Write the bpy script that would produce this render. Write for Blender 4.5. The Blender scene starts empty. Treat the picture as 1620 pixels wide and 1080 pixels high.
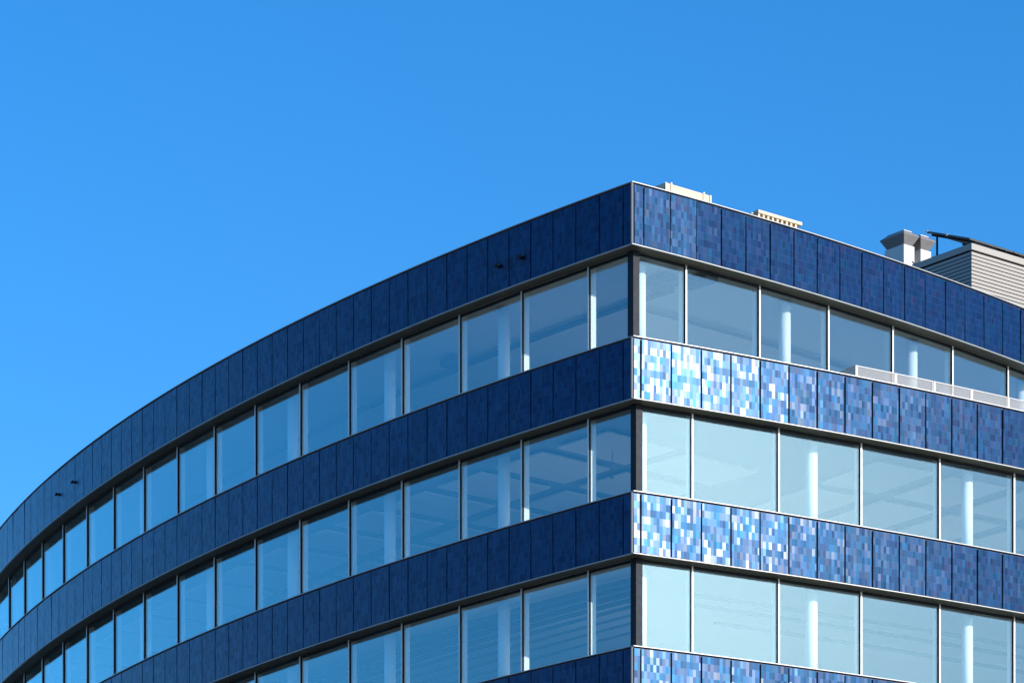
import bpy, math, random
from mathutils import Vector, Matrix
random.seed(7)
R_ = math.radians
SC = bpy.context.scene
COL = SC.collection

# ------------------------------------------------------------------ camera, world, sun, exposure
ZC = 1.7                                   # eye height above the ground
F_PX = 5500.0                              # focal length in pixels of a 1620 px wide frame
cam = bpy.data.cameras.new("camera")
cam.sensor_width = 36.0
cam.lens = 36.0 * F_PX / 1620.0
cam.shift_x = 0.0
cam.shift_y = (2245.0 - 540.0) / 1620.0    # level camera, architectural shift lens
cam.clip_start, cam.clip_end = 0.5, 20000
camo = bpy.data.objects.new("camera", cam)
camo.location = (0, 0, ZC)
camo.rotation_euler = (R_(90), 0, 0)
COL.objects.link(camo)
SC.camera = camo

SUN_AZ, SUN_EL = 122.0, 18.8               # azimuth clockwise from +Y, elevation
world = bpy.data.worlds.new("World")
SC.world = world
world.use_nodes = True
wn = world.node_tree
for n in list(wn.nodes): wn.nodes.remove(n)
sky = wn.nodes.new("ShaderNodeTexSky")
sky.sky_type = 'NISHITA'
sky.sun_disc = False
sky.sun_elevation = R_(SUN_EL)
sky.sun_rotation = R_(SUN_AZ)
sky.altitude = 0.0
sky.air_density = 1.0
sky.dust_density = 0.85
sky.ozone_density = 6.0
hsv = wn.nodes.new("ShaderNodeHueSaturation")
hsv.inputs['Saturation'].default_value = 1.19
bg = wn.nodes.new("ShaderNodeBackground")
bg.inputs['Strength'].default_value = 0.15
wo = wn.nodes.new("ShaderNodeOutputWorld")
wn.links.new(sky.outputs[0], hsv.inputs['Color'])
wn.links.new(hsv.outputs[0], bg.inputs['Color'])
wn.links.new(bg.outputs[0], wo.inputs[0])

sl = bpy.data.lights.new("sun", 'SUN')
sl.energy = 3.4
sl.angle = R_(0.5)
sl.color = (1.0, 0.93, 0.83)
so = bpy.data.objects.new("sun", sl)
sd = Vector((math.sin(R_(SUN_AZ)) * math.cos(R_(SUN_EL)), math.cos(R_(SUN_AZ)) * math.cos(R_(SUN_EL)), math.sin(R_(SUN_EL))))
so.rotation_euler = sd.to_track_quat('Z', 'Y').to_euler()
so.location = (40, -30, 60)
COL.objects.link(so)

SC.view_settings.view_transform = 'Standard'
SC.view_settings.look = 'None'
SC.view_settings.exposure = 0.72
SC.view_settings.gamma = 1.0
SC.view_settings.use_curve_mapping = False
SC.cycles.use_denoising = True
SC.cycles.max_bounces = 10
SC.cycles.diffuse_bounces = 4
SC.cycles.glossy_bounces = 5
SC.cycles.transparent_max_bounces = 24
SC.cycles.sample_clamp_indirect = 6.0

# ------------------------------------------------------------------ helpers
def link(o, parent=None):
    COL.objects.link(o)
    if parent is not None: o.parent = parent
    return o

def tag(o, label=None, cat=None, group=None, kind=None):
    if label: o["label"] = label
    if cat: o["category"] = cat
    if group: o["group"] = group
    if kind: o["kind"] = kind
    return o

def empty(name, loc=(0, 0, 0), rz=0.0, parent=None):
    o = bpy.data.objects.new(name, None)
    o.location = loc
    o.rotation_euler = (0, 0, rz)
    return link(o, parent)

def ring_frame(mb, w, h, bx, bz0, bz1, y0, y1):
    """a closed rectangular frame as one connected piece"""
    o = [(0, 0), (w, 0), (w, h), (0, h)]; i = [(bx, bz0), (w - bx, bz0), (w - bx, h - bz1), (bx, h - bz1)]
    b = len(mb.v)
    for y, r in ((y0, o), (y0, i), (y1, i), (y1, o)): mb.v += [(p[0], y, p[1]) for p in r]
    for a in range(4):
        a2 = (a + 1) % 4
        for r in range(4):
            r2 = (r + 1) % 4
            mb.f.append((b + r * 4 + a, b + r * 4 + a2, b + r2 * 4 + a2, b + r2 * 4 + a)); mb.m.append(0)

class MB:
    """collects vertices and faces; build() links them as one mesh object"""
    def __init__(self): self.v, self.f, self.m = [], [], []
    def face(self, pts, m=0):
        b = len(self.v); self.v += [tuple(p) for p in pts]; self.f.append(tuple(range(b, b + len(pts)))); self.m.append(m)
    def box(self, x0, x1, y0, y1, z0, z1, m=0, M=None):
        P = [(x0, y0, z0), (x1, y0, z0), (x1, y1, z0), (x0, y1, z0), (x0, y0, z1), (x1, y0, z1), (x1, y1, z1), (x0, y1, z1)]
        if M is not None: P = [tuple(M @ Vector(p)) for p in P]
        b = len(self.v); self.v += P
        for q in ((0, 3, 2, 1), (4, 5, 6, 7), (0, 1, 5, 4), (1, 2, 6, 5), (2, 3, 7, 6), (3, 0, 4, 7)):
            self.f.append(tuple(b + i for i in q)); self.m.append(m)
    def loft(self, rings, closed=True, caps=True, m=0):
        b = len(self.v); n = len(rings[0])
        for r in rings: self.v += [tuple(p) for p in r]
        for i in range(len(rings) - 1):
            for k in range(n if closed else n - 1):
                k2 = (k + 1) % n
                self.f.append((b + i * n + k, b + i * n + k2, b + (i + 1) * n + k2, b + (i + 1) * n + k)); self.m.append(m)
        if caps:
            self.f.append(tuple(b + k for k in reversed(range(n)))); self.m.append(m)
            e = b + (len(rings) - 1) * n
            self.f.append(tuple(e + k for k in range(n))); self.m.append(m)
    def tube(self, p0, p1, r, n=8, m=0):
        p0, p1 = Vector(p0), Vector(p1); q = (p1 - p0).to_track_quat('Z', 'Y')
        rings = []
        for p in (p0, p1):
            rings.append([p + q @ Vector((r * math.cos(2 * math.pi * k / n), r * math.sin(2 * math.pi * k / n), 0)) for k in range(n)])
        self.loft(rings, m=m)
    def mesh(self, name, mats):
        me = bpy.data.meshes.new(name)
        me.from_pydata(self.v, [], self.f)
        for mt in (mats if isinstance(mats, (list, tuple)) else [mats]): me.materials.append(mt)
        for i, p in enumerate(me.polygons): p.material_index = self.m[i]
        me.update()
        return me
    def build(self, name, mats, parent=None, loc=(0, 0, 0), rz=0.0, bevel=0.0):
        o = bpy.data.objects.new(name, self.mesh(name, mats))
        o.location = loc; o.rotation_euler = (0, 0, rz)
        link(o, parent)
        if bevel:
            b = o.modifiers.new("bevel", 'BEVEL'); b.width = bevel; b.segments = 2; b.limit_method = 'ANGLE'
        return o

# ------------------------------------------------------------------ materials
def new_mat(name):
    m = bpy.data.materials.new(name); m.use_nodes = True
    nt = m.node_tree
    for n in list(nt.nodes): nt.nodes.remove(n)
    out = nt.nodes.new("ShaderNodeOutputMaterial")
    return m, nt, out

def N(nt, typ, **kw):
    n = nt.nodes.new(typ)
    for k, v in kw.items(): setattr(n, k, v)
    return n

def mth(nt, op, a, b=None, c=None):
    n = nt.nodes.new("ShaderNodeMath"); n.operation = op
    for i, x in enumerate((a, b, c)):
        if x is None: continue
        if isinstance(x, (int, float)): n.inputs[i].default_value = x
        else: nt.links.new(x, n.inputs[i])
    return n.outputs[0]

def plain(name, col, rough=0.5, metal=0.0, var=0.12, scale=6.0, spec=0.5, bump=0.0, stretch=(1, 1, 1)):
    """a principled material with soft procedural wear in colour and gloss"""
    m, nt, out = new_mat(name)
    b = N(nt, "ShaderNodeBsdfPrincipled")
    tc = N(nt, "ShaderNodeTexCoord"); mp = N(nt, "ShaderNodeMapping")
    mp.inputs['Scale'].default_value = stretch
    nt.links.new(tc.outputs['Object'], mp.inputs['Vector'])
    nz = N(nt, "ShaderNodeTexNoise"); nz.inputs['Scale'].default_value = scale; nz.inputs['Detail'].default_value = 6
    nt.links.new(mp.outputs[0], nz.inputs['Vector'])
    mx = N(nt, "ShaderNodeMix", data_type='RGBA')
    mx.inputs['A'].default_value = tuple(c * (1 - var) for c in col) + (1,)
    mx.inputs['B'].default_value = tuple(min(1, c * (1 + var)) for c in col) + (1,)
    nt.links.new(nz.outputs['Fac'], mx.inputs['Factor'])
    nt.links.new(mx.outputs['Result'], b.inputs['Base Color'])
    nt.links.new(mth(nt, 'MULTIPLY_ADD', nz.outputs['Fac'], 0.2, rough - 0.1), b.inputs['Roughness'])
    b.inputs['Metallic'].default_value = metal
    b.inputs['Specular IOR Level'].default_value = spec
    if bump:
        bp = N(nt, "ShaderNodeBump"); bp.inputs['Strength'].default_value = bump; bp.inputs['Distance'].default_value = 0.01
        nt.links.new(nz.outputs['Fac'], bp.inputs['Height']); nt.links.new(bp.outputs[0], b.inputs['Normal'])
    nt.links.new(b.outputs[0], out.inputs[0])
    return m

def tile_material(name, strip=False):
    """printed solar cladding glass: a grid of small blue, teal and violet tiles, each a touch out of plane"""
    m, nt, out = new_mat(name)
    L = nt.links.new
    tc = N(nt, "ShaderNodeTexCoord"); sp = N(nt, "ShaderNodeSeparateXYZ"); L(tc.outputs['Object'], sp.inputs[0])
    oi = N(nt, "ShaderNodeObjectInfo")
    TW, TH = 0.0855, 0.1735
    u = mth(nt, 'DIVIDE', mth(nt, 'ADD', sp.outputs['X'], 20.0), TW); v = mth(nt, 'DIVIDE', sp.outputs['Z'], TH)
    cu, cv = mth(nt, 'FLOOR', u), mth(nt, 'FLOOR', v)
    fu, fv = mth(nt, 'FRACT', u), mth(nt, 'FRACT', v)
    seed = mth(nt, 'MULTIPLY', oi.outputs['Random'], 977.0)
    def cells(a, b, off):
        c = N(nt, "ShaderNodeCombineXYZ"); L(a, c.inputs[0]); L(b, c.inputs[1]); L(mth(nt, 'ADD', seed, off), c.inputs[2])
        w = N(nt, "ShaderNodeTexWhiteNoise", noise_dimensions='3D'); L(c.outputs[0], w.inputs['Vector'])
        return w
    w1 = cells(cu, cv, 0.0)
    half = mth(nt, 'FLOOR', mth(nt, 'MULTIPLY', cu, 0.5))
    w2 = cells(half, cv, 31.0)                       # pairs of columns that share a print
    w3 = cells(cu, cv, 63.0)
    pick = mth(nt, 'GREATER_THAN', w3.outputs['Value'], 0.55)
    hv = N(nt, "ShaderNodeMix", data_type='FLOAT'); L(pick, hv.inputs['Factor']); L(w1.outputs['Value'], hv.inputs['A']); L(w2.outputs['Value'], hv.inputs['B'])
    ramp = N(nt, "ShaderNodeValToRGB"); ramp.color_ramp.interpolation = 'LINEAR'
    els = ramp.color_ramp.elements
    els[0].position = 0.0; els[0].color = (0.0010, 0.020, 0.058, 1)
    els[1].position = 1.0; els[1].color = (0.012, 0.011, 0.050, 1)
    for p, c in ((0.25, (0.0010, 0.016, 0.062, 1)), (0.5, (0.0012, 0.013, 0.060, 1)), (0.72, (0.0020, 0.012, 0.055, 1)), (0.90, (0.0040, 0.013, 0.058, 1))):
        e = els.new(p); e.color = c
    L(hv.outputs['Result'], ramp.inputs[0])
    # fine vertical cell fingers and a faint print line at each tile edge
    cmb = N(nt, "ShaderNodeCombineXYZ"); L(mth(nt, 'MULTIPLY', sp.outputs['X'], 160.0), cmb.inputs[0]); L(mth(nt, 'MULTIPLY', sp.outputs['Z'], 5.0), cmb.inputs[1]); L(seed, cmb.inputs[2])
    nz = N(nt, "ShaderNodeTexNoise"); nz.inputs['Scale'].default_value = 1.0; nz.inputs['Detail'].default_value = 2; L(cmb.outputs[0], nz.inputs['Vector'])
    bright = mth(nt, 'MULTIPLY_ADD', nz.outputs['Fac'], 0.6, 0.65)
    br2 = mth(nt, 'MULTIPLY', bright, mth(nt, 'MULTIPLY_ADD', w3.outputs['Value'], 0.44, 0.78))
    sc = N(nt, "ShaderNodeVectorMath", operation='SCALE'); L(ramp.outputs[0], sc.inputs[0]); L(br2, sc.inputs['Scale'])
    eu = mth(nt, 'MAXIMUM', mth(nt, 'GREATER_THAN', fu, 0.95), mth(nt, 'GREATER_THAN', fv, 0.965))
    mx = N(nt, "ShaderNodeMix", data_type='RGBA'); L(mth(nt, 'MULTIPLY', eu, 0.5), mx.inputs['Factor']); L(sc.outputs[0], mx.inputs['A'])
    mx.inputs['B'].default_value = (0.03, 0.085, 0.22, 1)
    col = mx.outputs['Result']
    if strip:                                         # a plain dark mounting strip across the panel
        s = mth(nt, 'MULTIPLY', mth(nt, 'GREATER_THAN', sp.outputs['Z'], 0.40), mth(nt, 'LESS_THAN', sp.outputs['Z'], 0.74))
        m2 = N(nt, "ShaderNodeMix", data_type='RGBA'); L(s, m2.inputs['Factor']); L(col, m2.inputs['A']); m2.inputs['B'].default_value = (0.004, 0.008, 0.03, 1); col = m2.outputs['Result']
    # each tile tilts a degree or two
    sx = N(nt, "ShaderNodeSeparateColor"); L(w1.outputs['Color'], sx.inputs[0])
    AMP = 0.036
    tx = mth(nt, 'MULTIPLY', mth(nt, 'SUBTRACT', sx.outputs[0], 0.5), AMP)
    tz = mth(nt, 'MULTIPLY', mth(nt, 'SUBTRACT', sx.outputs[1], 0.5), AMP)
    cn = N(nt, "ShaderNodeCombineXYZ"); L(tx, cn.inputs[0]); cn.inputs[1].default_value = -1.0; L(tz, cn.inputs[2])
    vt = N(nt, "ShaderNodeVectorTransform", vector_type='NORMAL', convert_from='OBJECT', convert_to='WORLD'); L(cn.outputs[0], vt.inputs[0])
    nn = N(nt, "ShaderNodeVectorMath", operation='NORMALIZE'); L(vt.outputs[0], nn.inputs[0])
    b = N(nt, "ShaderNodeBsdfPrincipled")
    L(col, b.inputs['Base Color'])
    L(mth(nt, 'MULTIPLY_ADD', w2.outputs['Value'], 0.03, 0.305), b.inputs['Roughness'])
    # pearl print: most tiles reflect blue or lavender, a few clear ones reflect white
    w4 = cells(cu, cv, 97.0); s4 = N(nt, "ShaderNodeSeparateColor"); L(w4.outputs['Color'], s4.inputs[0])
    tr_ = N(nt, "ShaderNodeValToRGB"); te = tr_.color_ramp.elements
    te[0].position = 0.0; te[0].color = (0.015, 0.42, 0.95, 1)
    te[1].position = 1.0; te[1].color = (0.26, 0.50, 1.0, 1)
    for p_, c_ in ((0.45, (0.04, 0.40, 1.0, 1)), (0.75, (0.10, 0.36, 1.0, 1))):
        e_ = te.new(p_); e_.color = c_
    L(s4.outputs[0], tr_.inputs[0]); L(tr_.outputs[0], b.inputs['Specular Tint'])
    L(mth(nt, 'MULTIPLY_ADD', s4.outputs[1], 0.30, 0.19), b.inputs['Specular IOR Level'])
    # clear glass coat: each tile catches the sun at its own slight angle
    CA = 0.105
    kx = mth(nt, 'MULTIPLY', mth(nt, 'SUBTRACT', s4.outputs[2], 0.5), CA)
    kz = mth(nt, 'MULTIPLY', mth(nt, 'SUBTRACT', sx.outputs[2], 0.5), CA)
    ck = N(nt, "ShaderNodeCombineXYZ"); L(kx, ck.inputs[0]); ck.inputs[1].default_value = -1.0; L(kz, ck.inputs[2])
    vk = N(nt, "ShaderNodeVectorTransform", vector_type='NORMAL', convert_from='OBJECT', convert_to='WORLD'); L(ck.outputs[0], vk.inputs[0])
    nk = N(nt, "ShaderNodeVectorMath", operation='NORMALIZE'); L(vk.outputs[0], nk.inputs[0])
    b.inputs['Coat Weight'].default_value = 0.115
    b.inputs['Coat Roughness'].default_value = 0.20
    L(nk.outputs[0], b.inputs['Coat Normal'])
    L(nn.outputs[0], b.inputs['Normal'])
    L(b.outputs[0], out.inputs[0])
    return m

def glass_material():
    m, nt, out = new_mat("coated_window_glass")
    L = nt.links.new
    tr = N(nt, "ShaderNodeBsdfTransparent"); tr.inputs[0].default_value = (0.925, 0.965, 0.972, 1)
    gl = N(nt, "ShaderNodeBsdfGlossy"); gl.inputs['Roughness'].default_value = 0.0; gl.inputs['Color'].default_value = (0.70, 0.97, 0.96, 1)
    lw = N(nt, "ShaderNodeLayerWeight"); lw.inputs['Blend'].default_value = 0.5
    f = mth(nt, 'POWER', lw.outputs['Facing'], 3.2)
    fac = mth(nt, 'MULTIPLY_ADD', f, 0.74, 0.11)
    tc = N(nt, "ShaderNodeTexCoord"); nz = N(nt, "ShaderNodeTexNoise"); nz.inputs['Scale'].default_value = 0.5; nz.inputs['Detail'].default_value = 1
    L(tc.outputs['Object'], nz.inputs['Vector'])
    bp = N(nt, "ShaderNodeBump"); bp.inputs['Strength'].default_value = 0.03; bp.inputs['Distance'].default_value = 0.02
    L(nz.outputs['Fac'], bp.inputs['Height']); L(bp.outputs[0], gl.inputs['Normal'])
    mx = N(nt, "ShaderNodeMixShader"); L(fac, mx.inputs[0]); L(tr.outputs[0], mx.inputs[1]); L(gl.outputs[0], mx.inputs[2])
    L(mx.outputs[0], out.inputs[0])
    return m

M_TILE = tile_material("tiled_solar_glass")
M_TILE_STRIP = tile_material("tiled_solar_glass_with_strip", True)
M_GLASS = glass_material()
M_BACK = plain("dark_blue_backing", (0.024, 0.042, 0.095), 0.6)
M_TRIM = plain("light_aluminium_trim", (0.42, 0.42, 0.42), 0.45, 0.2, 0.05, 3.0)
M_CTRIM = plain("corner_profile_grey", (0.13, 0.135, 0.15), 0.6, 0.0, 0.05, 3.0, spec=0.2)
M_CAPS = plain("mullion_cap_aluminium", (0.66, 0.65, 0.64), 0.45, 0.2, 0.05, 4.0)
M_FRAME = plain("anthracite_frame", (0.009, 0.013, 0.022), 0.6, 0.0, 0.15, 8.0, spec=0.25)
M_SOFFIT = plain("bronze_soffit", (0.105, 0.086, 0.058), 0.55, 0.0, 0.10, 2.0)
M_WHITE = plain("white_interior_paint", (0.80, 0.80, 0.78), 0.6, 0, 0.03, 2.0)
M_CEIL = plain("pale_ceiling", (0.60, 0.62, 0.63), 0.8, 0, 0.05, 1.5)
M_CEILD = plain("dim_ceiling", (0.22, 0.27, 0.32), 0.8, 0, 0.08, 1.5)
M_FLOOR = plain("interior_floor", (0.34, 0.33, 0.31), 0.6, 0, 0.12, 2.0)
M_DARK = plain("black_housing", (0.008, 0.008, 0.010), 0.6, 0, 0.2, 20, spec=0.2)
M_DUCT = plain("ceiling_duct_grey", (0.10, 0.12, 0.15), 0.5, 0.2, 0.1, 5)
M_ROOF = plain("dark_roof_felt", (0.07, 0.07, 0.072), 0.9, 0, 0.2, 1.0, bump=0.2)
M_LOUVRE = plain("cream_louvre_metal", (0.31, 0.287, 0.258), 0.5, 0.0, 0.05, 2.0)
M_VENT = plain("galvanised_sheet", (0.20, 0.195, 0.20), 0.5, 0.1, 0.10, 7.0)
M_VENTW = plain("white_vent_sheet", (0.54, 0.53, 0.51), 0.45, 0.0, 0.04, 3.0)
M_WOOD = plain("pale_pine", (0.62, 0.50, 0.35), 0.7, 0, 0.20, 4.0, stretch=(1, 6, 6))
M_PV = plain("dark_photovoltaic", (0.010, 0.013, 0.025), 0.25, 0, 0.1, 4.0)
M_PVB = plain("panel_underside_grey", (0.10, 0.10, 0.10), 0.7, 0, 0.2, 4.0)
M_MESHW = plain("white_railing_paint", (0.48, 0.465, 0.45), 0.5, 0, 0.04, 8.0)

# ------------------------------------------------------------------ plan curves (metres, camera at the origin)
class Arc:
    def __init__(self, c, r, p0, sg):
        self.c, self.r, self.sg = Vector(c), r, sg
        self.t0 = math.atan2(p0[1] - c[1], p0[0] - c[0])
    def n(self, s):
        t = self.t0 + self.sg * s / self.r
        return Vector((math.cos(t), math.sin(t)))
    def p(self, s, off=0.0): return self.c + self.n(s) * (self.r + off)
    def phi(self, s):
        n = self.n(s); return math.atan2(n.x, -n.y)
    def s_at(self, q):
        t = math.atan2(q.y - self.c.y, q.x - self.c.x)
        return self.sg * (t - self.t0) * self.r

CORNER = (2.82, 81.92)
AL = Arc((66.7, 143.2), 88.5, (2.83, 81.93), -1)     # long curved side
AR = Arc((-46.0, 173.7), 104.0, (2.80, 81.91), 1)    # sunlit side, lower storeys
AT = Arc((-42.7, 144.4), 77.3, (2.85, 81.94), 1)     # sunlit side, top storey
LEN_L, LEN_R = 46.0, 26.0

def meet(a, b, off):
    """where the offset curves cross near the corner -> arc positions on both"""
    sa = sb = -off
    p = a.p(sa, off)
    ra, rb = a.r + off, b.r + off
    d = (b.c - a.c); D = d.length
    x = (D * D + ra * ra - rb * rb) / (2 * D); h = math.sqrt(max(0, ra * ra - x * x))
    e = d / D; pr = Vector((-e.y, e.x))
    c1, c2 = a.c + e * x + pr * h, a.c + e * x - pr * h
    k = Vector(CORNER)
    q = c1 if (c1 - k).length < (c2 - k).length else c2
    return a.s_at(q), b.s_at(q), q

NL, NR = 116, 64
def path(right, off):
    """plan polyline at one offset: far end of the long side -> corner -> far end of the right side"""
    sa, sb, q = meet(AL, right, off)
    pts = [AL.p(LEN_L + (sa - LEN_L) * i / NL, off) for i in range(NL)]
    pts.append(q)
    pts += [right.p(sb + (LEN_R - sb) * i / NR, off) for i in range(1, NR + 1)]
    return pts

def sweep(mb, right, prof, m=0):
    """sweep a closed profile [(offset, z)] round the corner"""
    cols = [path(right, o) for o, z in prof]
    rings = [[(cols[k][i].x, cols[k][i].y, prof[k][1]) for k in range(len(prof))] for i in range(len(cols[0]))]
    mb.loft(rings, m=m)

# storey heights (bottom of world = ground)
PITCH = 3.645
TOPS = [ZC + 29.175 - PITCH * i for i in range(8)]
BH = 1.49                                             # height of a spandrel band
def zt(i): return TOPS[i]
def zb(i): return TOPS[i] - BH

# ------------------------------------------------------------------ ground
g = MB(); S = 6000
g.face([(-S, -S, 0), (S, -S, 0), (S, S, 0), (-S, S, 0)])
ground = tag(g.build("ground", plain("brown_grey_paving", (0.13, 0.12, 0.10), 0.9, 0, 0.25, 0.05)), kind="structure")

# ------------------------------------------------------------------ the office building
bld = tag(empty("office_building", (2.82, 81.92, 0)), "curved office block clad in blue tiled panels with ribbon windows", "building")
BOFF = Vector((-2.82, -81.92, 0))
def sub(mb, name, mats, parent=None, bevel=0.0):
    """a part given in world coordinates, hung under the building (or under one of its parts)"""
    o = mb.build(name, mats, parent or bld, bevel=bevel)
    if parent is None: o.location = BOFF
    return o

GLZ = -0.40                                           # glass line behind the cladding face

def panel_mesh(w, h, d=0.035):
    mb = MB(); c = 0.006
    x0, x1 = -w / 2, w / 2
    front = [(x0 + c, 0, c), (x1 - c, 0, c), (x1 - c, 0, h - c), (x0 + c, 0, h - c)]
    edge = [(x0, c, 0), (x1, c, 0), (x1, c, h), (x0, c, h)]
    back = [(x0, d, 0), (x1, d, 0), (x1, d, h), (x0, d, h)]
    mb.loft([back, edge, front])
    return mb.mesh("cladding_panel", [M_TILE])
PH = BH - 0.105
PMESH = {}
def get_pmesh(w):
    k = round(w, 3)
    if k not in PMESH: PMESH[k] = panel_mesh(k, PH)
    return PMESH[k]

rp = random.Random(21)
def clad(band, arc, s_first, step, count, z0, gap, skip=()):
    """hang the cladding panels of one side of a band, corner piece first"""
    for k in range(count + 1):
        if k == 0: a, b = 0.045, s_first
        else: a, b = s_first + step * (k - 1), s_first + step * k
        if b > LEN_R and arc is not AL: break
        w = (b - a) - gap
        s = (a + b) / 2
        sag = (b - a) ** 2 / (8 * arc.r)
        p = arc.p(s, -0.004 - sag)
        o = bpy.data.objects.new("cladding_panel", get_pmesh(w))
        o.location = (p.x + BOFF.x - 0, p.y + BOFF.y, z0)
        tx, tz = rp.gauss(0, 0.35), rp.gauss(0, 0.35)
        if arc is AL: tx *= 0.5; tz *= 0.5
        if arc is AT and k < 3: tz = (-1.0, -1.3, -2.3)[k]   # the first panels by the corner hang a little askew
        o.rotation_euler = (R_(tx), 0, arc.phi(s) + R_(tz))
        link(o, band)
        if k in skip:
            o.material_slots[0].link = 'OBJECT'; o.material_slots[0].material = M_TILE_STRIP
            o["label"] = "cladding panel with a dark strip behind the wall fixture"

for i in range(4):
    rgt = AT if i == 0 else AR
    t, b = zt(i), zb(i)
    band = MB()
    sweep(band, rgt, [(-0.050, b + 0.032), (-0.050, t - 0.034), (-0.37, t - 0.034), (-0.37, b + 0.032)])
    bo = sub(band, "spandrel_band", M_BACK)
    bo.location = BOFF
    # trims and soffit are sub-parts of the band
    def bsub(mb, name, mat, bevel=0.0):
        o = mb.build(name, mat, bo, bevel=bevel); return o
    m1 = MB(); sweep(m1, rgt, [(0.014, t - 0.018), (0.014, t), (-0.40, t), (-0.40, t - 0.018)]); bsub(m1, "top_trim", M_TRIM)
    m2 = MB(); sweep(m2, rgt, [(0.012, b + 0.009), (0.012, b + 0.027), (-0.045, b + 0.027), (-0.045, b + 0.009)]); bsub(m2, "bottom_trim", M_TRIM)
    m3 = MB(); sweep(m3, rgt, [(-0.047, b + 0.010), (-0.047, b + 0.028), (-0.37, b + 0.028), (-0.37, b + 0.010)]); bsub(m3, "soffit", M_SOFFIT)
    # corner profile between the two sides
    ph = rgt.phi(0)
    m4 = MB()
    Mx = Matrix.Translation((CORNER[0], CORNER[1], 0)) @ Matrix.Rotation(ph, 4, 'Z')
    m4.box(-0.012, 0.046, -0.010, 0.040, b + 0.030, t - 0.032, M=Mx)
    bsub(m4, "corner_trim", M_CTRIM, 0.003)
    z0 = b + 0.045
    nL = (52, 52, 40, 24)[i]
    # children of the band use coordinates relative to the band (which sits at BOFF)
    keep = BOFF; BOFF = Vector((0, 0, 0))
    clad(bo, AL, 0.305, 0.8028, nL, z0, 0.028, (5, 6) if i == 0 else ())
    if i == 0: clad(bo, AT, 0.34, 0.8030, 19, z0, 0.044)
    else: clad(bo, AR, 0.25, 0.8385, 16, z0, 0.052)
    BOFF = keep

# floor slabs: ceiling below, floor above, roof on top
def polygon(right, off, far_y=None):
    pts = path(right, off)
    return pts
def slab(right, z0, z1, name, mats, off=-0.372):
    pts = polygon(right, off)
    mb = MB()
    lo = [(p.x, p.y, z0) for p in pts]; hi = [(p.x, p.y, z1) for p in pts]
    n = len(pts)
    mb.face(list(reversed(lo)), 0); mb.face(hi, 1)
    for k in range(n):
        k2 = (k + 1) % n
        mb.face([lo[k], lo[k2], hi[k2], hi[k]], 2)
    return sub(mb, name, mats)
slab(AT, zb(0) + 0.05, zt(0) - 0.55, "roof_slab", [M_CEIL, M_ROOF, M_BACK])
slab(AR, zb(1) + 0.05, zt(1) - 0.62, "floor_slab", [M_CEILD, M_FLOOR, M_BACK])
slab(AR, zb(2) + 0.05, zt(2) - 0.62, "floor_slab", [M_CEIL, M_FLOOR, M_BACK])
slab(AR, zb(3) + 0.05, zt(3) - 0.62, "floor_slab", [M_CEIL, M_FLOOR, M_BACK])

# lower storeys below the frame, plain
for i in range(4, 8):
    mb = MB(); sweep(mb, AR, [(0, zb(i)), (0, zt(i)), (-0.38, zt(i)), (-0.38, zb(i))]); sub(mb, "lower_spandrel", M_BACK)
for i in range(3, 8):
    z0 = zt(i + 1) if i < 7 else 0.0
    mb = MB(); sweep(mb, AR, [(GLZ, z0), (GLZ, zb(i)), (GLZ - 0.03, zb(i)), (GLZ - 0.03, z0)]); sub(mb, "lower_glazing", M_FRAME)

# ---- windows
def window(arc, s0, s1, z0, z1, first_off, last=False, corner=False):
    """one bay: frame with the mullion at its far side, its pane a sub-part"""
    p0, p1 = arc.p(s0, GLZ), arc.p(s1, GLZ)
    if arc is AL: p0, p1 = p1, p0                     # left to right seen from outside
    d = (p1 - p0); w = d.length; phi = math.atan2(d.y, d.x)
    h = z1 - z0
    fr = MB()
    ring_frame(fr, w, h - 0.001, 0.019, 0.050, 0.060, -0.030, 0.0255)
    o = fr.build("window", M_FRAME, bld, (p0.x + BOFF.x, p0.y + BOFF.y, z0), phi)
    pn = MB(); pn.box(0.017, w - 0.017, 0.0, 0.024, 0.045, h - 0.055)
    pa = pn.build("pane", M_GLASS, o)
    # mullion on the side away from the corner
    mx = 0.0 if arc is AL else w
    mu = MB(); mu.box(mx - 0.018, mx + 0.018, -0.032, 0.024, 0.0, h - 0.002); mu.build("mullion", M_FRAME, o)
    cp = MB(); cp.box(mx - 0.024, mx + 0.024, -0.046, -0.031, 0.0, h - 0.002); cp.build("mullion_cap", M_CAPS, o, bevel=0.004)
    li = MB(); li.box(mx - 0.032, mx + 0.032, 0.027, 0.200, 0.0, h - 0.002); li.build("mullion_liner", M_WHITE, o)
    return o

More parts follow.
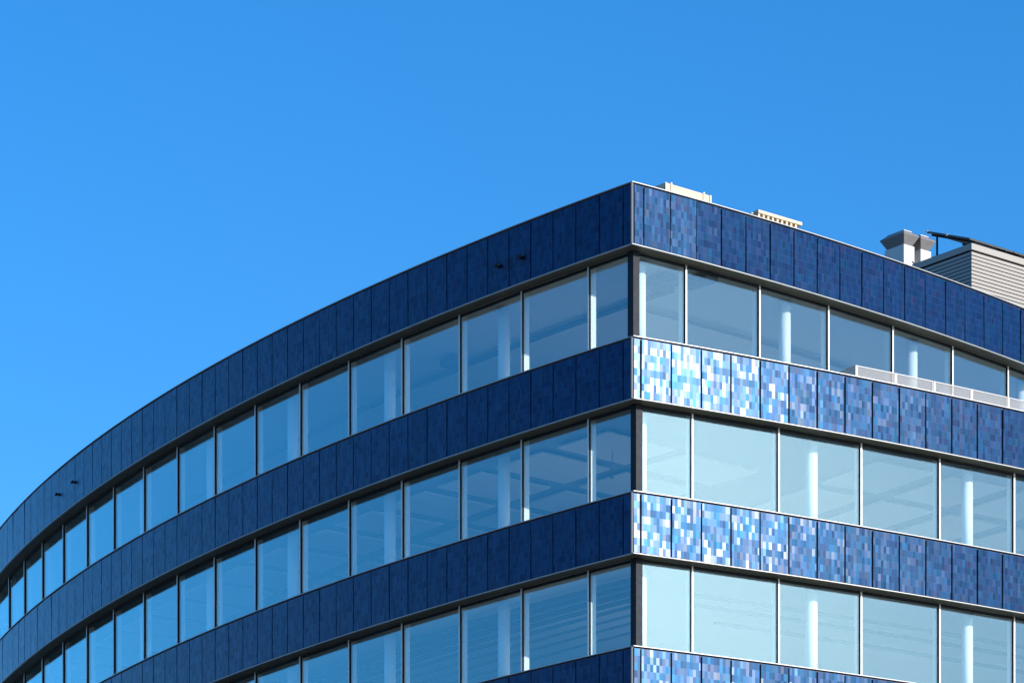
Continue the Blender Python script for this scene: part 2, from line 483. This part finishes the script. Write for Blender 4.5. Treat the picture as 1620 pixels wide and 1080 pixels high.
for lv in range(3):
    rgt, m0, st, nb = (AT, 1.94, 2.398, 9) if lv == 0 else (AR, 1.90, 2.495, 9)
    z0, z1 = zt(lv + 1), zb(lv) + 0.006
    sa, sb, q = meet(AL, rgt, GLZ)
    edges = [sa + 0.0] + [1.86 + 2.410 * k for k in range(19)]
    for k in range(len(edges) - 1):
        if edges[k + 1] > LEN_L: break
        a = edges[k] + (0.10 if k == 0 else 0)
        window(AL, a, edges[k + 1], z0, z1, 0)
    edges = [sb] + [m0 + st * k for k in range(nb + 1)]
    for k in range(len(edges) - 1):
        a = edges[k] + (0.10 if k == 0 else 0)
        window(rgt, a, edges[k + 1], z0, z1, 0)
    # corner post
    bis = (AL.n(0) + rgt.n(0)).normalized()
    cpm = MB(); ph = math.atan2(bis.x, -bis.y)
    c = q
    pl = AL.p(sa + 0.13, GLZ + 0.07); pr = rgt.p(sb + 0.13, GLZ + 0.07); pc = meet(AL, rgt, GLZ + 0.07)[2]
    il = AL.p(sa + 0.13, GLZ - 0.05); ir = rgt.p(sb + 0.13, GLZ - 0.05); ic = meet(AL, rgt, GLZ - 0.05)[2]
    ring = lambda z: [(p.x, p.y, z) for p in (pl, pc, pr, ir, ic, il)]
    cpm.loft([ring(z0), ring(z1)])
    sub(cpm, "corner_post", M_FRAME, bevel=0.006)

# ---- interior columns
def column(arc, s, off, z0, z1, r=0.15):
    p = arc.p(s, off)
    mb = MB(); mb.tube((0, 0, 0), (0, 0, z1 - z0), r, 24)
    o = mb.build("column", M_WHITE, bld, (p.x + BOFF.x, p.y + BOFF.y, z0))
    for f in o.data.polygons: f.use_smooth = len(f.vertices) == 4
for lv in range(3):
    z0, z1 = zt(lv + 1) - 0.62, zb(lv) + 0.05
    for k in range(8): column(AL, 5.62 + 4.82 * k, -0.95, z0, z1)
    rgt, c0, st = (AT, 0.95, 4.80) if lv == 0 else (AR, 0.78, 5.0)
    for k in range(4): column(rgt, c0 + st * k, -0.93, z0, z1)

# ---- things under the ceilings
def arc_bar(name, arc, s0, s1, off, w, z0, z1, mat, n=24):
    mb = MB(); rings = []
    for k in range(n + 1):
        s = s0 + (s1 - s0) * k / n
        a, b = arc.p(s, off + w / 2), arc.p(s, off - w / 2)
        rings.append([(a.x, a.y, z0), (a.x, a.y, z1), (b.x, b.y, z1), (b.x, b.y, z0)])
    mb.loft(rings)
    return sub(mb, name, mat)
zc0 = zb(0) + 0.05
arc_bar("cable_tray", AL, 1.5, 40, -2.9, 0.16, zc0 - 0.16, zc0 - 0.08, M_DUCT, 60)
arc_bar("cable_tray", AT, 2.5, 22, -3.4, 0.12, zc0 - 0.14, zc0 - 0.08, M_DUCT, 40)
def ceil_box(arc, s, off, L_, W_, z, h, mat, name):
    p = arc.p(s, off); mb = MB(); mb.box(-L_ / 2, L_ / 2, -W_ / 2, W_ / 2, -h, 0)
    mb.build(name, mat, bld, (p.x + BOFF.x, p.y + BOFF.y, z), arc.phi(s))
ceil_box(AL, 1.2, -2.2, 0.7, 0.5, zc0 - 0.06, 0.22, M_DUCT, "ceiling_unit")
ceil_box(AL, 0.6, -2.9, 0.9, 0.4, zc0 - 0.05, 0.16, M_DUCT, "ceiling_unit")
ceil_box(AL, 9.6, -2.4, 0.6, 0.45, zc0 - 0.08, 0.18, M_DUCT, "ceiling_unit")
# hung ceiling rafts on the middle storey
zc1 = zb(1) + 0.05
def raft(arc, s0, s1, o0, o1, z):
    a, b, c, d = arc.p(s0, o0), arc.p(s1, o0), arc.p(s1, o1), arc.p(s0, o1)
    mb = MB()
    lo = [(q.x, q.y, z - 0.04) for q in (a, b, c, d)]; hi = [(q.x, q.y, z) for q in (a, b, c, d)]
    mb.loft([lo, hi]); sub(mb, "ceiling_raft", M_WHITE)
for k in range(17):
    s = 2.15 + 2.41 * k
    for o0, o1 in ((-1.3, -3.6), (-4.1, -6.6)): raft(AL, s, s + 1.85, o0, o1, zc1 - 0.10)
for k in range(8):
    s = 8.1 + 2.495 * k
    for o0, o1 in ((-1.3, -3.6), (-4.1, -6.6)): raft(AR, s, s + 1.92, o0, o1, zc1 - 0.10)
# service pipes on the lower storey
zc2 = zb(2) + 0.05
rr = random.Random(5)
for off in (-1.5, -1.9, -2.4, -2.7, -2.85, -3.3, -3.9, -4.5, -5.2):
    w = rr.choice((0.05, 0.07, 0.12)); s0 = rr.uniform(0.8, 2.0)
    arc_bar("service_pipe", AL, max(s0, -off * 0.95), rr.uniform(26, 40), off, w, zc2 - 0.22, zc2 - 0.22 + w, M_DUCT, 40)
for off in (-2.2, -3.1, -4.4):
    arc_bar("service_pipe", AR, max(3, -off * 1.2), 22, off, 0.08, zc2 - 0.26, zc2 - 0.18, M_DUCT, 30)
# a loose cable with a plug left hanging from the middle storey's ceiling
hc = MB(); hc.tube((0, 0, -0.72), (0.02, 0, 0), 0.010, 8); hang = hc.build("hanging_cable", M_DUCT, bld, (2.47 + BOFF.x, 86.0 + BOFF.y, zc1 - 0.001))
hp = MB(); hp.loft([[(r * math.cos(2 * math.pi * k / 12), r * math.sin(2 * math.pi * k / 12), z) for k in range(12)] for r, z in ((0.015, -0.82), (0.05, -0.80), (0.055, -0.76), (0.03, -0.72), (0.012, -0.70))]); hp.build("plug", M_DUCT, hang)
# core walls deep inside
for lv in range(3):
    z0, z1 = zt(lv + 1) - 0.62, zb(lv) + 0.05
    p = Vector((12.0, 108.0)); mb = MB()
    mb.box(-7, 7, -5, 5, 0, z1 - z0)
    mb.build("core_wall", M_WHITE, bld, (p.x + BOFF.x, p.y + BOFF.y, z0), R_(20))
# back wall that closes the wedge
pa, pb = AL.p(LEN_L, -0.5), AR.p(LEN_R, -0.5)
mb = MB(); d = (pb - pa); mb.box(0, d.length, -0.15, 0.15, 0, zb(0)); 
mb.build("rear_wall", M_BACK, bld, (pa.x + BOFF.x, pa.y + BOFF.y, 0), math.atan2(d.y, d.x))

# ------------------------------------------------------------------ terrace railing on the sunlit side
rail = tag(empty("terrace_railing", (AR.p(6.5, -0.12).x, AR.p(6.5, -0.12).y, zt(1))), "low white mesh railing along the terrace above the second band", "railing")
RO = Vector(rail.location)
def rel(mb, name, mat, bevel=0.0):
    o = mb.build(name, mat, rail, bevel=bevel); o.location = -RO; return o
zr0, zr1 = zt(1) + 0.001, zt(1) + 0.31
posts = [6.54 + 1.225 * k for k in range(9)]
def mesh_panel(p, q, z0, z1):
    """expanded mesh: wavy wires and diagonal strands in a thin frame"""
    d = (q - p); L_ = d.length; phi = math.atan2(d.y, d.x)
    loc = (p.x - RO.x, p.y - RO.y, z0 - RO.z)
    h = z1 - z0
    fr = MB()
    ring_frame(fr, L_, h, 0.022, 0.02, 0.024, -0.012, 0.012)
    f = fr.build("railing_frame", M_MESHW, rail, loc, phi)
    ms = MB(); n = 10; k = max(4, int(L_ / 0.055))
    for r in range(n):
        z = 0.03 + (h - 0.06) * (r + 0.5) / n
        top, bot = [], []
        for c in range(k + 1):
            x = 0.02 + (L_ - 0.04) * c / k; dz = 0.0055 * (1 if (c + r) % 2 else -1)
            top.append((x, -0.004, z + dz + 0.0068)); bot.append((x, 0.004, z + dz - 0.0068))
        for c in range(k):
            ms.face([bot[c], bot[c + 1], top[c + 1], top[c]])
    m_ = ms.build("mesh_infill", M_MESHW, f); m_["kind"] = "stuff"
for k in range(len(posts) - 1):
    a, b = AR.p(posts[k] + 0.03, -0.13), AR.p(posts[k + 1] - 0.03, -0.13)
    mesh_panel(a, b, zr0 + 0.01, zr1)
for k, s in enumerate(posts):
    p = AR.p(s, -0.13); mb = MB(); mb.box(-0.026, 0.026, -0.026, 0.026, 0, zr1 - zr0)
    mb.build("post", M_MESHW, rail, (p.x - RO.x, p.y - RO.y, zr0 - RO.z), AR.phi(s), 0.004)
p = AR.p(posts[0], -0.13); nrm = AR.n(posts[0]); q = p - nrm * 0.95
a = p - nrm * 0.05
mesh_panel(Vector((q.x, q.y)), Vector((a.x, a.y)), zr0 + 0.01, zr1)
mb = MB(); mb.box(-0.025, 0.025, -0.025, 0.025, 0, zr1 - zr0 + 0.62)
mb.build("post", M_MESHW, rail, (q.x - RO.x, q.y - RO.y, zr0 - RO.z - 0.62), AR.phi(posts[0]), 0.004)

# ------------------------------------------------------------------ fixtures on the long side
def fixture(name, s, frac, kind, label):
    p = AL.p(s, 0.0); z = zt(0) - BH * frac
    o = tag(empty(name, (p.x, p.y, z), AL.phi(s)), label, "camera" if kind == "camera" else "floodlight", "fixtures on the parapet")
    o.scale = (0.8, 0.8, 0.8)
    br = MB(); br.box(-0.05, 0.05, -0.02, 0.0, -0.05, 0.05); br.build("mounting_plate", M_DARK, o, bevel=0.004)
    ar = MB(); ar.tube((0, -0.01, 0), (0, -0.08, 0.0), 0.022, 10); ar.build("bracket_arm", M_DARK, o)
    hd = MB()
    if kind == "camera":
        hd.tube((0.05, -0.085, 0.015), (-0.07, -0.095, -0.02), 0.050, 16)
    else:
        hd.box(-0.10, 0.06, -0.12, -0.03, -0.045, 0.045)
    h = hd.build("housing", M_DARK, o, bevel=0.012)
    ln = MB()
    if kind == "camera": ln.tube((-0.071, -0.095, -0.020), (-0.080, -0.096, -0.022), 0.040, 16)
    else: ln.box(-0.09, 0.05, -0.11, -0.04, -0.050, -0.044)
    ln.build("lens", M_PV, h)
    cl = MB(); cl.box(0.061, 0.067, -0.08, -0.06, -0.005, 0.030); cl.build("side_clip", M_TRIM, h)
fixture("floodlight", 4.68, 0.57, "flood", "black box floodlight, lower left one of the pair nearest the corner")
fixture("floodlight", 3.83, 0.57, "flood", "black box floodlight on the parapet strip closest to the building corner")
fixture("wall_camera", 30.0, 0.535, "camera", "small black round camera farthest along the curved parapet")
fixture("wall_camera", 28.4, 0.545, "camera", "small black round camera, upper right one of the far pair")

# ------------------------------------------------------------------ roof things
ROOF = zt(0) - 0.55
PHI = R_(38.8)
def crate():
    loc = Vector((3.674, 83.5, ROOF)); H = ZC + 29.71 - ROOF; Lx, Wy = 1.49, 1.0
    o = tag(empty("timber_crate", loc, PHI), "long pale timber crate standing on the roof edge nearest the corner", "crate")
    nb = 5
    for k in range(nb):
        z0 = H * k / nb + 0.006; z1 = H * (k + 1) / nb - 0.006
        a = MB(); a.box(0.02, Lx - 0.02, 0.0, 0.022, z0, z1); a.build("board", M_WOOD, o, bevel=0.003)
        a = MB(); a.box(0.0, 0.022, 0.024, Wy, z0, z1); a.build("board", M_WOOD, o, bevel=0.003)
    for x in (0.0, 0.17, Lx * 0.82, Lx - 0.055):
        a = MB(); a.box(x, x + 0.055, -0.020, -0.001, 0, H + (0.03 if 0.1 < x < 1.3 else 0.0)); a.build("batten", M_WOOD, o, bevel=0.003)
    a = MB(); a.box(0.03, Lx - 0.03, 0.03, Wy, H * 0.2, H - 0.05); a.build("lining", M_DARK, o)
    rq = random.Random(3); 
    for k in range(4):
        x = 0.3 + 0.26 * k
        a = MB(); a.box(x, x + rq.uniform(0.12, 0.2), 0.06, 0.5, H - 0.05, H - 0.012 + rq.uniform(-0.01, 0.02)); a.build("packing_block", M_DUCT, o)
crate()
def pallet():
    loc = Vector((6.04, 85.2, ROOF)); H = ZC + 29.65 - ROOF; Lx, Wy = 1.48, 1.0
    o = tag(empty("timber_pallet_stack", loc, PHI), "stacked pale timber slabs with dark gaps standing on the roof edge", "pallet")
    z = 0.0; lay = 0
    n = int(H / 0.205); 
    base = H - n * 0.205
    a = MB(); a.box(0.0, Lx - 0.1, 0.05, Wy, 0, base); a.build("bearer", M_WOOD, o)
    z = base
    for l in range(n):
        for k in range(9):
            x = 0.02 + k * (Lx - 0.24) / 8
            a = MB(); a.box(x, x + 0.062, 0.03, Wy, z, z + 0.12); a.build("spacer_block", M_WOOD, o)
        z += 0.12
        for k in range(4):
            y0 = k * 0.26
            a = MB(); a.box(0, Lx, y0, y0 + 0.19, z + 0.001, z + 0.085); a.build("deck_board", M_WOOD, o, bevel=0.01)
        z += 0.085
pallet()

def vent(loc, label):
    o = tag(empty("roof_vent", loc, PHI), label, "vent", "cowled vents on the roof")
    a_, b_ = 0.414, 0.753
    zt_, zm, zb_ = ZC + 33.05 - ROOF, ZC + 32.90 - ROOF, ZC + 32.63 - ROOF
    t = MB(); t.box(0, a_, 0, b_, 0, zb_ - 0.006); t.build("trunk", M_VENTW, o, bevel=0.006)
    def rect(g, z): return [(-g, -g, z), (a_ + g, -g, z), (a_ + g, b_ + g, z), (-g, b_ + g, z)]
    c = MB(); c.loft([rect(-0.07, zb_ - 0.005), rect(-0.05, zb_), rect(0.095, zm - 0.008), rect(0.095, zm + 0.008), rect(-0.055, zt_ - 0.02)])
    cw = c.build("cowl", M_VENT, o, bevel=0.004)
    f = MB(); f.loft([rect(-0.050, zt_ - 0.022), rect(-0.050, zt_)]); f.build("cap_plate", M_VENTW, cw, bevel=0.003)
vz = 96.5
v0 = Vector(((1430 - 810) / F_PX * vz, vz, ROOF))
ux = Vector((math.cos(PHI), math.sin(PHI), 0)); uy = Vector((-math.sin(PHI), math.cos(PHI), 0))
vent(v0, "left one of two grey cowled vents on white trunks above the parapet")
vent(v0 + ux * 0.66, "right one of two cowled vents, half hidden behind its twin")

# louvred plant room
pl0 = Vector((12.36, 93.5, ROOF)); HP = ZC + 31.63 - ROOF
plant = tag(empty("plant_room", pl0, PHI), "louvred cream plant room on the roof under tilted dark panels", "plant room")
PLX, PLY = 7.0, 2.23
c = MB(); c.box(0.06, PLX - 0.06, 0.06, PLY - 0.06, 0, HP - 0.02); c.build("core_box", M_DARK, plant)
f = MB(); f.box(-0.01, PLX, -0.012, 0.05, HP - 0.17, HP); f.build("fascia", M_LOUVRE, plant, bevel=0.004)
f = MB(); f.box(-0.01, 0.05, 0.052, PLY, HP - 0.17, HP); f.build("fascia", M_LOUVRE, plant, bevel=0.004)
n = int((HP - 0.20) / 0.102)
for k in range(n):
    z = HP - 0.205 - 0.102 * (k + 1)
    for side in (0, 1):
        a = MB()
        if side == 0:   # long sunlit side: blade slopes outwards and down
            P = [(0.0, 0.000, z), (PLX, 0.000, z), (PLX, 0.000, z + 0.078), (0, 0.000, z + 0.078)]
            Q = [(0.0, 0.050, z + 0.030), (PLX, 0.050, z + 0.030), (PLX, 0.050, z + 0.098), (0, 0.050, z + 0.098)]
        else:
            P = [(0.000, PLY, z), (0.000, 0.002, z), (0.000, 0.002, z + 0.078), (0.000, PLY, z + 0.078)]
            Q = [(0.050, PLY, z + 0.030), (0.050, 0.052, z + 0.030), (0.050, 0.052, z + 0.098), (0.050, PLY, z + 0.098)]
        a.loft([Q, P]); a.build("louvre_blade", M_LOUVRE, plant)
rp_ = MB(); rp_.box(0.10, 0.55, 1.28, 1.62, HP + 0.001, HP + 0.055); rp_.build("roof_plate", M_DARK, plant)
rp_ = MB(); rp_.tube((0.06, PLY - 0.05, HP), (-0.02, PLY - 0.02, HP + 0.07), 0.018, 8); rp_.build("cable_stub", M_DARK, plant)
# tilted photovoltaic array above it
TILT = 21.0
def solar(k, label):
    loc = pl0 + ux * (-0.05 + 1.72 * k) + uy * 0.02; loc.z = ROOF + HP + 0.09
    o = tag(empty("solar_panel", loc, PHI), label, "solar panel", "tilted solar panels over the plant room")
    T = Matrix.Rotation(R_(TILT), 4, 'X')
    a = MB(); a.box(0.0, 1.69, 0, 1.75, 0.0, 0.035, M=T); a.build("panel_frame", M_PVB, o)
    a = MB(); a.box(0.02, 1.67, 0.02, 1.73, 0.036, 0.042, M=T); a.build("cell_sheet", M_PV, o)
    for x in (0.22, 1.42):
        a = MB(); a.box(x, x + 0.04, 0.0, 1.75, -0.05, -0.002, M=T); a.build("rail", M_DARK, o)
        zz = 1.55 * math.sin(R_(TILT)) - 0.06
        a = MB(); a.box(x - 0.01, x + 0.03, 1.42, 1.46, -0.06, zz); a.build("leg", M_DARK, o)
    for y in (0.9, 1.70):
        a = MB(); a.box(-0.02, 0.10, y, y + 0.04, -0.012, 0.05, M=T); a.build("clamp", M_TRIM, o)
    a = MB(); a.box(0.4, 0.85, 0.25, 0.32, -0.020, -0.002, M=T); a.build("junction_strip", M_VENTW, o)
    a = MB(); a.box(1.05, 1.35, 0.25, 0.32, -0.020, -0.002, M=T); a.build("junction_strip", M_VENTW, o)
solar(0, "tilted dark solar panel at the left end, overhanging the plant room corner")
solar(1, "tilted dark solar panel, second from the plant room corner")
solar(2, "tilted dark solar panel cut by the right edge of the picture")
